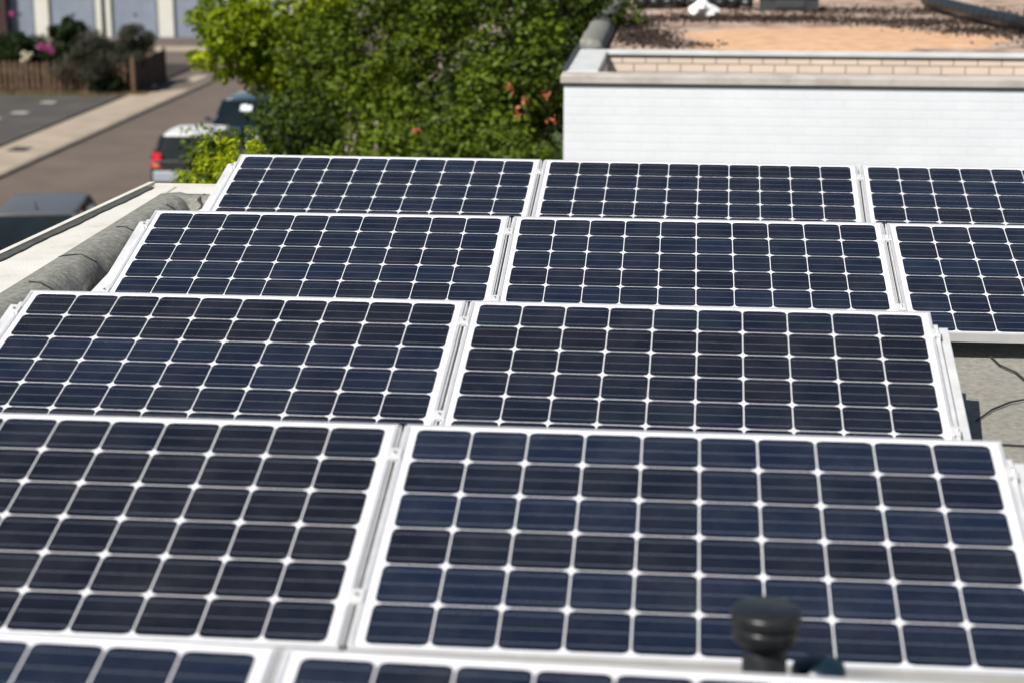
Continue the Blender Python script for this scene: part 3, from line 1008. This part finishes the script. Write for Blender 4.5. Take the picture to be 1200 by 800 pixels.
# dense dark green tree behind the panels
cl = clump_ball((-2.3, 17.8, -1.0), 2.05, 64, 0.26, 0.52, (1.15, 0.9, 0.95), 5)
plant('dense_tree', (-2.3, 17.9, GZ + 0.05), cl, 46000, 0.075, M['leaf_green'], 'dense mid green tree filling the middle between lime tree and vine', 'tree', trunk=0.13, tvar=0.6)
cl = clump_ball((-3.6, 15.9, -2.1), 1.2, 22, 0.28, 0.5, (1.25, 0.8, 0.9), 9)
plant('green_shrub', (-3.5, 16.0, GZ + 0.05), cl, 15000, 0.075, M['leaf_green'], 'lower green shrub under the lime tree, just above the back panels', 'shrub', trunk=0.06, stems=3, tvar=0.6, trunk_name='stem', crown='foliage')
# trumpet vine with orange flowers beside the white wall
cl = clump_ball((-0.95, 15.6, -1.15), 1.25, 36, 0.26, 0.46, (0.8, 0.9, 1.05), 13)
cl = [c for c in cl if c[0] + c[3] < -0.5 or c[1] < 11.8]
cl += [(-0.95, 14.2, -1.6, 0.33), (-1.3, 13.6, -1.8, 0.36), (-0.95, 13.0, -2.0, 0.33), (-1.0, 15.5, -0.6, 0.34)]
vine = plant('trumpet_vine', (-1.1, 14.9, GZ + 0.05), cl, 22000, 0.08, M['leaf_green'], 'climbing shrub with orange flowers against the white building corner', 'shrub', trunk=0.05, stems=3, tvar=0.6, trunk_name='stem', crown='foliage')
cl = clump_ball((-0.9, 22.6, 0.25), 1.7, 30, 0.35, 0.6, (0.65, 1, 0.8), 17)
cl = [c for c in cl if c[0] < -1.0 + 0.15]
plant('dark_tree', (-1.7, 22.6, GZ + 0.05), cl, 22000, 0.10, M['leaf_dark'], 'darker green tree behind the vine, rising beside the gravel roof', 'tree', trunk=0.12, tvar=0.6)


for px, py, Y in [(598, 103, 14.5), (615, 116, 14.4), (648, 141, 13.6), (487, 154, 15.4), (640, 112, 14.2), (606, 131, 14.3)]:
    c = ray(px, py, Y - 0.35)
    q = rng.normal(size=(16, 3)); q /= np.linalg.norm(q, axis=1)[:, None]
    V = leaf_cloud(np.array(c) + q * 0.035 * rng.random((16, 1)) * 2, 0.05, q, asp=0.5)
    leaf_mesh('flower', V, M['petal_orange'], vine, origin=tuple(vine.location))

# bright young shrub that reaches above the back parapet
cl = []
g = random.Random(4)
for k in range(26):
    px = g.uniform(214, 318); top = float(np.interp(px, [205, 228, 240, 252, 262, 285, 320], [200, 192, 182, 172, 178, 170, 160])) + 6 * abs(g.gauss(0, 1))
    Y = g.uniform(7.2, 8.0)
    c = ray(px, top + g.uniform(4, 36), Y)
    cl.append((c.x, c.y, c.z, g.uniform(0.04, 0.085)))
for px_, t_ in [(238, 170), (243, 160), (256, 156), (274, 158), (292, 152), (266, 166)]:
    for k in range(4):
        c = ray(px_ + g.uniform(-3, 3), t_ + k * 9, 7.6); cl.append((c.x, c.y, c.z, 0.022 + 0.006 * k))
for k in range(14):
    c = ray(g.uniform(225, 330), g.uniform(205, 250), g.uniform(7.3, 8.2)); cl.append((c.x, c.y, c.z, 0.16))
c0 = ray(270, 300, 7.7)
plant('young_shrub', (c0.x, c0.y, GZ + 0.05), cl, 9000, 0.042, M['leaf_lime'], 'bright leafy shrub top rising just behind the far parapet corner', 'shrub', trunk=0.03, stems=3, tvar=0.4, trunk_name='stem', crown='foliage', up=1.5, asp=0.5)


# ================================================================== STREET AND GARDEN
def G(px, py, z=GZ):
    d = EYE_ROT @ Vector(((px - 600) / 2127.0, -(py - 400) / 2127.0, -1))
    t = (z - EYE.z) / d.z
    return EYE + d * t


# picket fence along the garden
FY = 53.62
fence = empty('picket_fence', (-22.8, FY, GZ + 0.03))
tag(fence, 'brown wooden picket fence in front of the garden shrubs', 'fence')
k = 0
x = -26.5
while x < -17.55:
    h = 1.0 + random.gauss(0, 0.03)
    b = MB(); lean = random.gauss(0, 0.012)
    wd = 0.048
    b.add([(x - wd, -0.02, 0.04), (x + wd, -0.02, 0.04), (x + wd + lean, -0.02, h), (x + lean, -0.02, h + 0.06), (x - wd + lean, -0.02, h),
           (x - wd, 0.01, 0.04), (x + wd, 0.01, 0.04), (x + wd + lean, 0.01, h), (x + lean, 0.01, h + 0.06), (x - wd + lean, 0.01, h)],
          [(0, 1, 2, 3, 4), (9, 8, 7, 6, 5), (0, 5, 6, 1), (1, 6, 7, 2), (2, 7, 8, 3), (3, 8, 9, 4), (4, 9, 5, 0)])
    b.v = [(p[0] + 22.8, p[1], p[2]) for p in b.v]
    if k < 90: b.build('picket', M['wood'], fence)
    x += 0.185 + random.gauss(0, 0.010)
    k += 1
b = MB(); b.box(-3.7, 0.012, 0.22, 5.3, 0.05, 0.29); b.box(-3.7, 0.012, 0.72, 5.3, 0.05, 0.79)
b.build('rail', M['wood_dark'], fence)
for px_ in (-3.6, -1.4, 0.8, 3.0, 5.32):
    b = MB(); b.box(px_ - 0.04, 0.051, -0.1, px_ + 0.04, 0.13, 1.05); b.build('post', M['wood_dark'], fence)
# closed board fence on the driveway side
f2 = empty('board_fence', (-17.4, FY, GZ + 0.03))
tag(f2, 'short dark board fence returning along the driveway beside the pickets', 'fence')
b = MB()
y = 0.1
while y < 3.6:
    b.box(-0.02, y, 0.03, 0.02, y + 0.13, 1.08 + random.gauss(0, 0.02)); y += 0.145
b.build('boards', M['wood_dark'], f2)
for y in (0.0, 1.8, 3.65):
    b = MB(); b.box(-0.05, y, -0.1, 0.05, y + 0.095, 1.2); b.build('post', M['wood'], f2)
b = MB(); b.box(-27, FY + 0.2, GZ - 0.2, -17.5, 62.5, GZ + 0.10)
struct('garden_bed', b, M['soil'])


def bush(name, px, py, rpx, rpy, Y, n, size, m, lab, group=None, seed=1, nc=22, up=0.0, asp=0.5):
    c = ray(px, py, Y)
    k = 2127.0 / (Y + 4.83)
    rx, rz = rpx / k, rpy / k
    cl = clump_ball((c.x, c.y, c.z), 1.0, nc, 0.22 * min(rx, rz) + 0.04, 0.42 * min(rx, rz) + 0.04, (rx * 0.85, min(rx, 1.2) * 0.8, rz * 0.85), seed)
    return plant(name, (c.x, c.y, GZ + 0.06), cl, n, size, m, lab, 'shrub', group, trunk=0.03, stems=3, tvar=0.5, trunk_name='stem', crown='foliage', up=up, asp=asp)


bush('lavender_bush', 108, 72, 42, 34, 53.9, 16000, 0.11, M['leaf_grey'], 'large grey green bush spilling over the picket fence', seed=2, nc=34, up=1.5, asp=0.25)
bush('dark_bush', 76, 38, 27, 17, 56.2, 6000, 0.12, M['leaf_dark'], 'dark green bush before the garage doors above the pink flowers', seed=3)
bush('grey_bush', 157, 48, 27, 19, 56.0, 8000, 0.10, M['leaf_grey'], 'grey bush at the garden corner above the board fence', seed=4, up=1.5, asp=0.25)
bush('hedge_bush', 12, 60, 24, 24, 55.4, 7000, 0.12, M['leaf_dark'], 'very dark bush at the far left above the picket fence', seed=5)
bush('corner_bush', 160, 68, 15, 14, 54.6, 4000, 0.10, M['leaf_grey'], 'small grey bush spilling over the corner of the board fence', seed=9, up=1.5, asp=0.25, nc=12)
bush('shadow_bush', 125, 100, 34, 14, 53.9, 6000, 0.12, M['leaf_dark'], 'dark low growth pushing through the pickets under the grey bush', seed=6)


cl = []
g = random.Random(8)
for k in range(46):
    c = ray(-20 + 175 * k / 45 + g.uniform(-2, 2), 96 + g.uniform(-8, 8), 54.25 + g.uniform(0, 0.3)); cl.append((c.x, c.y, c.z, g.uniform(0.22, 0.34)))
for k in range(30):
    c = ray(-10 + 150 * k / 29 + g.uniform(-3, 3), 62 + g.uniform(-12, 10), 55.8 + g.uniform(0, 0.6)); cl.append((c.x, c.y, c.z, g.uniform(0.22, 0.38)))
plant('low_hedge', (-20.5, 54.4, GZ + 0.06), cl, 20000, 0.12, M['leaf_dark'], 'low dark planting seen through the gaps of the picket fence', 'hedge', trunk=0.02, stems=4, tvar=0.5, trunk_name='stem', crown='foliage')


def flowers(name, spots, Y, m, lab, size, cat='flower'):
    c0 = ray(*spots[0][:2], Y)
    root = empty(name, (c0.x, Y, GZ + 0.1)); tag(root, lab, cat)
    for px, py, r in spots:
        c = ray(px, py, Y)
        q = rng.normal(size=(60, 3)); q /= np.linalg.norm(q, axis=1)[:, None]
        leaf_mesh('blossom', leaf_cloud(np.array(c) + q * r, size, q, asp=0.8), m, root, origin=tuple(root.location))
        b = MB(); b.tube([(c.x - c0.x, 0, 0), (c.x - c0.x, 0, c.z - GZ - 0.1)], 0.012, 5); b.build('stem', M['leaf_dark'], root)
    return root


flowers('pink_flower', [(48, 55, 0.10), (56, 57, 0.12), (60, 61, 0.07)], 54.3, M['petal_pink'], 'pink blossoms over the picket fence beside the grey bush', 0.09)
flowers('cream_flower', [(28, 63, 0.07), (32, 68, 0.09), (27, 72, 0.08), (36, 64, 0.06)], 54.1, M['petal_cream'], 'cream white blossoms just above the picket fence at the left', 0.08)
flowers('magenta_flower', [(14, 17, 0.08)], 57.5, M['petal_pink'], 'single magenta bloom standing high at the far left', 0.08)
# dry grass at the foot of the fence
n = 5000
P_ = np.stack([rng.uniform(-26, -16.9, n), FY - 0.18 + 0.16 * rng.normal(size=n), GZ + 0.05 + 0.06 * rng.random(n)], 1)
tag(leaf_mesh('verge_grass', leaf_cloud(P_, 0.13, None, up=3, asp=0.15), M['leaf_grass']), 'thin dry grass along the foot of the picket fence', 'grass', kind='stuff')

# garage block
GY = 73.6
gar = empty('garage_row', (-25.0, GY, GZ + 0.03))
tag(gar, 'row of garages with blue grey doors and cream piers behind garden', 'garages')
edges = [(-33.3, -31.0), (-30.4, -28.9 + 1.15), ]
def gxp(px): return G(px, 45).x
doors = [(gxp(-62), gxp(-8)), (gxp(2), gxp(39)), (gxp(56), gxp(113)), (gxp(131), gxp(188)), (gxp(206), gxp(262)), (gxp(280), gxp(336))]
T = lambda p: (p[0] + 25.0, p[1] - GY, p[2] - GZ - 0.03)
b = MB()
xprev = doors[0][0] - 1.0
for a, c in doors + [(doors[-1][1] + 0.8, None)]:
    b.box(xprev, GY, GZ, a, GY + 0.35, GZ + 2.35)
    xprev = c
b.box(doors[0][0] - 1.0, GY, GZ + 2.352, doors[-1][1] + 0.8, GY + 0.35, GZ + 3.0)
b.box(doors[0][0] - 1.0, GY + 0.352, GZ, doors[-1][1] + 0.8, GY + 6.0, GZ + 2.98)
b.v = [T(p) for p in b.v]
b.build('wall', M['garage_wall'], gar)
b = MB(); b.box(doors[0][0] - 1.1, GY - 0.12, GZ + 3.002, doors[-1][1] + 0.9, GY + 6.1, GZ + 3.15)
b.v = [T(p) for p in b.v]; b.build('roof', M['dark_metal'], gar)
for i, (a, c) in enumerate(doors):
    b = MB()
    nr = 14
    for k in range(nr):                      # vertical ribs
        t0, t1 = lerp(a + 0.07, c - 0.07, k / nr), lerp(a + 0.07, c - 0.07, (k + 1) / nr)
        b.box(t0, GY + 0.10 + (0.012 if k % 2 else 0), GZ + 0.05, t1, GY + 0.14, GZ + 2.28)
    b.v = [T(p) for p in b.v]
    do = b.build('garage_door', M['garage_door'], gar)
    b = MB(); b.box((a + c) / 2 - 0.08, GY + 0.06, GZ + 1.0, (a + c) / 2 + 0.08, GY + 0.098, GZ + 1.05)
    b.v = [T(p) for p in b.v]; b.build('handle', M['trim'], do)
    b = MB()
    b.box(a + 0.001, GY + 0.04, GZ + 0.04, a + 0.07, GY + 0.15, GZ + 2.30); b.box(c - 0.07, GY + 0.04, GZ + 0.04, c - 0.001, GY + 0.15, GZ + 2.30); b.box(a + 0.001, GY + 0.04, GZ + 2.301, c - 0.001, GY + 0.15, GZ + 2.349)
    b.v = [T(p) for p in b.v]; b.build('door_frame', M['door_frame'], gar)
# dark pipe between the two middle doors
b = MB(); px_ = (doors[2][1] + doors[3][0]) / 2
b.tube([(px_, GY - 0.07, GZ + 0.1), (px_, GY - 0.07, GZ + 2.95)], 0.06, 10)
b.v = [T(p) for p in b.v]; b.build('downpipe', M['door_frame'], gar, smooth=True)
b = MB(); b.box(-60, GY - 1.9, GZ - 0.1, -16, GY - 0.001, GZ + 0.06)
struct('forecourt', b, M['plinth'])
# dark house at the far left
dh = empty('dark_brick_house', (-27.6, 73.15, GZ + 0.06)); tag(dh, 'dark red brown brick house wall at the far left edge', 'house')
c_ = ray(12, 40, 73.5)
b = MB(); b.box(-9 , 0, 0, c_.x + 27.6, 0.44, 3.3); b.build('wall', M['dark_brick'], dh)
b = MB(); b.box(-9.1, -0.06, 3.302, c_.x + 27.62, 0.44, 3.4); b.build('roof', M['dark_metal'], dh)
b = MB(); b.box(-6.0, -0.05, 1.0, -4.8, -0.002, 2.3); f = b.build('window', M['garage_wall'], dh)
b = MB(); b.box(-5.92, -0.07, 1.08, -4.88, -0.052, 2.22); b.build('pane', M['glass_dark'], f)


# ================================================================== CARS
def car(loc, rz, paint, lab, roof_mat=None, bumper_mat=None, roofk=0.74, L=3.75, W=1.66, H=1.47, glass_hatch=False, spoiler=False):
    """front towards +y, origin on the ground under the middle"""
    root = empty('parked_car', loc, rz)
    tag(root, lab, 'car', 'cars parked along the kerb')
    hw = W / 2
    y0, y1 = -L / 2, L / 2
    belt = 0.90
    # --- lower body: stations (y, half width, bottom, shoulder)
    st = [(y0, hw * 0.80, 0.34, 0.74), (y0 + 0.05, hw * 0.93, 0.27, 0.86), (y0 + 0.28, hw * 0.985, 0.24, belt + 0.02), (y0 + 0.9, hw, 0.22, belt), (0.0, hw, 0.22, belt - 0.02),
          (y1 - 1.15, hw * 0.99, 0.22, belt - 0.03), (y1 - 0.55, hw * 0.97, 0.23, 0.80), (y1 - 0.2, hw * 0.90, 0.25, 0.70), (y1 - 0.04, hw * 0.80, 0.28, 0.60), (y1, hw * 0.66, 0.34, 0.52)]
    rings = []
    for y, ww, zb, zt in st:
        rings.append([(-ww * 0.90, y, zb), (-ww, y, lerp(zb, zt, .25)), (-ww * 1.0, y, lerp(zb, zt, .7)), (-ww * 0.965, y, zt - 0.03), (-ww * 0.90, y, zt), (-ww * .4, y, zt + 0.025), (0, y, zt + 0.03), (ww * .4, y, zt + 0.025), (ww * 0.90, y, zt),
                      (ww * 0.965, y, zt - 0.03), (ww * 1.0, y, lerp(zb, zt, .7)), (ww, y, lerp(zb, zt, .25)), (ww * 0.90, y, zb)])
    b = MB(); b.loft(rings)
    # --- roof and pillars as one shell with window openings left to the glass
    ry0, ry1 = y0 + 0.42, y1 - 1.62       # roof rear / front edges
    by0, by1 = y0 + 0.10, y1 - 0.98       # glasshouse base rear / front
    rw = hw * roofk
    bw = hw * 0.90
    top = H
    rb = MB()
    rr = []
    for t in np.linspace(0, 1, 9):
        y = lerp(ry0 - 0.03, ry1 + 0.03, t)
        crown = 0.02 * math.sin(math.pi * min(max(t, .0), 1))
        ww = rw * (0.96 + 0.05 * math.sin(math.pi * t))
        zt = top - 0.035 + crown
        rr.append([(-ww, y, zt - 0.06), (-ww * 1.02, y, zt - 0.035), (-ww * 0.95, y, zt + 0.0), (-ww * .5, y, zt + 0.014), (0, y, zt + 0.018), (ww * .5, y, zt + 0.014), (ww * 0.95, y, zt), (ww * 1.02, y, zt - 0.035), (ww, y, zt - 0.06)])
    rb.loft(rr)
    ro = rb.build('roof', roof_mat or paint, root, smooth=True)
    mm = ro.modifiers.new('bevel', 'BEVEL'); mm.width = 0.015; mm.segments = 2; mm.limit_method = 'ANGLE'; mm.angle_limit = R(25)
    body = b.build('body', paint, root, smooth=False)
    mod = body.modifiers.new('bevel', 'BEVEL'); mod.width = 0.02; mod.segments = 2; mod.limit_method = 'ANGLE'; mod.angle_limit = R(25)
    for pl in body.data.polygons: pl.use_smooth = True
    # pillars
    def pillar(a, c, wd=0.035, m=paint):
        q = MB(); q.tube([a, c], wd, 6); return q.build('pillar', m, root, smooth=True)
    zt = top - 0.07
    for s in (-1, 1):
        pillar((s * bw, by0 + 0.05, belt), (s * rw, ry0, zt), 0.055, M['trim'] if glass_hatch else paint)
        pillar((s * bw * 0.99, by1, belt - 0.03), (s * rw, ry1, zt), 0.035)
        pillar((s * bw * 1.005, lerp(by0, by1, .48), belt), (s * rw * 1.02, lerp(ry0, ry1, .5), zt), 0.032, M['trim'])
    # glass (thin solids just inside the pillars)
    def pane(name, pts, nrm):
        q = MB(); n_ = Vector(nrm) * 0.012
        q.hexa([Vector(p) for p in pts] + [Vector(p) + n_ for p in pts])
        return q.build(name, M['glass_dark'], root)
    rg = 1.0
    zb_r = belt + (-0.06 if glass_hatch else 0.02)
    rear = pane('rear_window', [(-bw * .93, by0 + 0.02, zb_r), (bw * .93, by0 + 0.02, zb_r), (rw * .93, ry0 - 0.01, zt + 0.01), (-rw * .93, ry0 - 0.01, zt + 0.01)], (0, -0.8, 0.5))
    if glass_hatch:
        q = MB(); q.box(-bw * 0.9, y0 - 0.004, 0.66, bw * 0.9, y0 + 0.12, belt + 0.0); q.build('tailgate', M['trim'], root, bevel=0.03)
    q = MB(); q.tube([(0.0, by0 - 0.015, zb_r + 0.03), (0.16, by0 + 0.03, zb_r + 0.12), (0.36, by0 + 0.09, zb_r + 0.20)], 0.010, 5); q.build('rear_wiper', M['trim'], root)
    wind = pane('windscreen', [(bw * .95, by1 + 0.02, belt - 0.02), (-bw * .95, by1 + 0.02, belt - 0.02), (-rw * .95, ry1 + 0.02, zt + 0.01), (rw * .95, ry1 + 0.02, zt + 0.01)], (0, 0.6, 0.6))
    ym, rm = lerp(by0, by1, .48), lerp(ry0, ry1, .5)
    for s in (-1, 1):
        for (a0, a1, c0, c1) in ((by0 + 0.14, ym - 0.03, ry0 + 0.06, rm - 0.03), (ym + 0.03, by1 - 0.04, rm + 0.03, ry1 - 0.04)):
            pts = [(s * (bw + 0.004), a0, belt), (s * (bw + 0.004), a1, belt), (s * (rw + 0.01), c1, zt), (s * (rw + 0.01), c0, zt)]
            if s < 0: pts.reverse()
            pane('side_window', pts, (-s * 0.9, 0, -0.3))
        # lamps
        q = MB()
        q.add([(s * bw * .99, y0 + 0.015, 0.72), (s * bw * .72, y0 - 0.016, 0.72), (s * bw * .74, y0 + 0.06, 1.06), (s * bw * .96, y0 + 0.12, 1.06),
               (s * bw * 1.08, y0 + 0.20, 0.74), (s * bw * 1.0, y0 + 0.30, 1.04)],
              [(0, 1, 2, 3), (0, 3, 5, 4), (1, 0, 4), (2, 5, 3), (1, 4, 5, 2)] if s > 0 else [(3, 2, 1, 0), (4, 5, 3, 0), (4, 0, 1), (3, 5, 2), (2, 5, 4, 1)])
        tl = q.build('tail_light', M['lamp_red'], root)
        q = MB(); q.box(min(s * bw * .78, s * bw * .93), y0 - 0.03, 0.745, max(s * bw * .78, s * bw * .93), y0 + 0.03, 0.82); q.build('indicator', M['lamp_amber'], tl)
        q = MB(); q.box(min(s * hw * .55, s * hw * .85), y1 - 0.24, 0.56, max(s * hw * .55, s * hw * .85), y1 - 0.085, 0.70); q.build('headlight', M['lamp_clear'], root, bevel=0.03)
        q = MB()
        q.loft([[(s * (hw + 0.02), by1 - 0.22, 0.93), (s * (hw + 0.02), by1 - 0.12, 0.93), (s * (hw + 0.02), by1 - 0.14, 1.05), (s * (hw + 0.02), by1 - 0.22, 1.05)],
                [(s * (hw + 0.17), by1 - 0.24, 0.95), (s * (hw + 0.17), by1 - 0.17, 0.95), (s * (hw + 0.17), by1 - 0.18, 1.04), (s * (hw + 0.17), by1 - 0.24, 1.04)]])
        q.tube([(s * bw, by1 - 0.15, 0.92), (s * (hw + 0.05), by1 - 0.17, 0.98)], 0.02, 6)
        mi = q.build('mirror', paint, root, bevel=0.01)
    q = MB(); q.box(-hw * .86, y0 - 0.05, 0.40, hw * .86, y0 + 0.06, 0.66); bp = q.build('rear_bumper', bumper_mat or paint, root, bevel=0.04)
    q = MB(); q.box(-0.26, y0 - 0.062, 0.46, 0.26, y0 - 0.0505, 0.57); q.build('number_plate', M['plate'], bp)
    q = MB(); q.box(-hw * .74, y1 - 0.06, 0.28, hw * .74, y1 + 0.04, 0.50); fb = q.build('front_bumper', paint, root, bevel=0.04)
    q = MB(); q.box(-0.30, y1 + 0.0405, 0.30, 0.30, y1 + 0.05, 0.40); q.build('grille', M['trim'], fb)
    q = MB(); q.tube([(0, ry0 + 0.22, top + 0.0), (0, ry0 + 0.06, top + 0.16)], [0.014, 0.006], 6); q.build('antenna', M['trim'], root)
    for s in (-1, 1):
        for wy in (y0 + 0.66, y1 - 0.72):
            q = MB(); n_ = 24; rings = []
            for xx, rad in ((0.0, 0.25), (0.0, 0.27), (0.02, 0.295), (0.16, 0.295), (0.185, 0.27), (0.185, 0.20), (0.17, 0.19)):
                rings.append([(s * (hw - 0.175 + xx), wy + rad * math.cos(a), 0.295 + rad * math.sin(a)) for a in [2 * math.pi * k / n_ for k in range(n_)]])
            q.loft(rings)
            wh = q.build('wheel', M['tyre'], root)
            q = MB()
            for k in range(5):
                a = 2 * math.pi * k / 5
                q.tube([(s * (hw + 0.006), wy, 0.295), (s * (hw + 0.002), wy + 0.18 * math.cos(a), 0.295 + 0.18 * math.sin(a))], 0.022, 6)
            q.build('rim', M['rim'], wh)
    return root, rear, wind


car((-10.52, 36.62, GZ), 0.05, M['black_paint'], 'black hatchback with a pale roof and red lamp, seen from behind by the shrub', roof_mat=M['silver'], bumper_mat=M['bumper_blue'], L=3.5, W=1.84, H=1.46, glass_hatch=True, roofk=0.69)
car((-10.78, 26.8, GZ), 0.20, M['grey_paint'], 'grey car at the left edge below the parapet, nearest on the street', L=4.0, W=1.88, H=1.53, roofk=0.72)
c3 = G(243, 140, GZ + 0.98)
r3, rear3, wind3 = car((c3.x + 0.97, c3.y + 0.89, GZ), math.pi, M['navy_paint'], 'dark blue car facing the camera, half hidden by the lime tree', L=4.1, W=1.74, H=1.48)
q = MB()
a_, b_, c_, d_ = [Vector(p.co) for p in wind3.data.vertices[4:8]]
def wpt(u, v): return (a_.lerp(b_, u)).lerp(d_.lerp(c_, u), v) + Vector((0, 0.006, 0.006))
q.hexa([wpt(.40, .55), wpt(.62, .55), wpt(.62, .80), wpt(.40, .80)] + [wpt(.40, .55) + Vector((0, .003, .003)), wpt(.62, .55) + Vector((0, .003, .003)), wpt(.62, .80) + Vector((0, .003, .003)), wpt(.40, .80) + Vector((0, .003, .003))])
q.build('sunshade_sheet', M['paper'], r3)
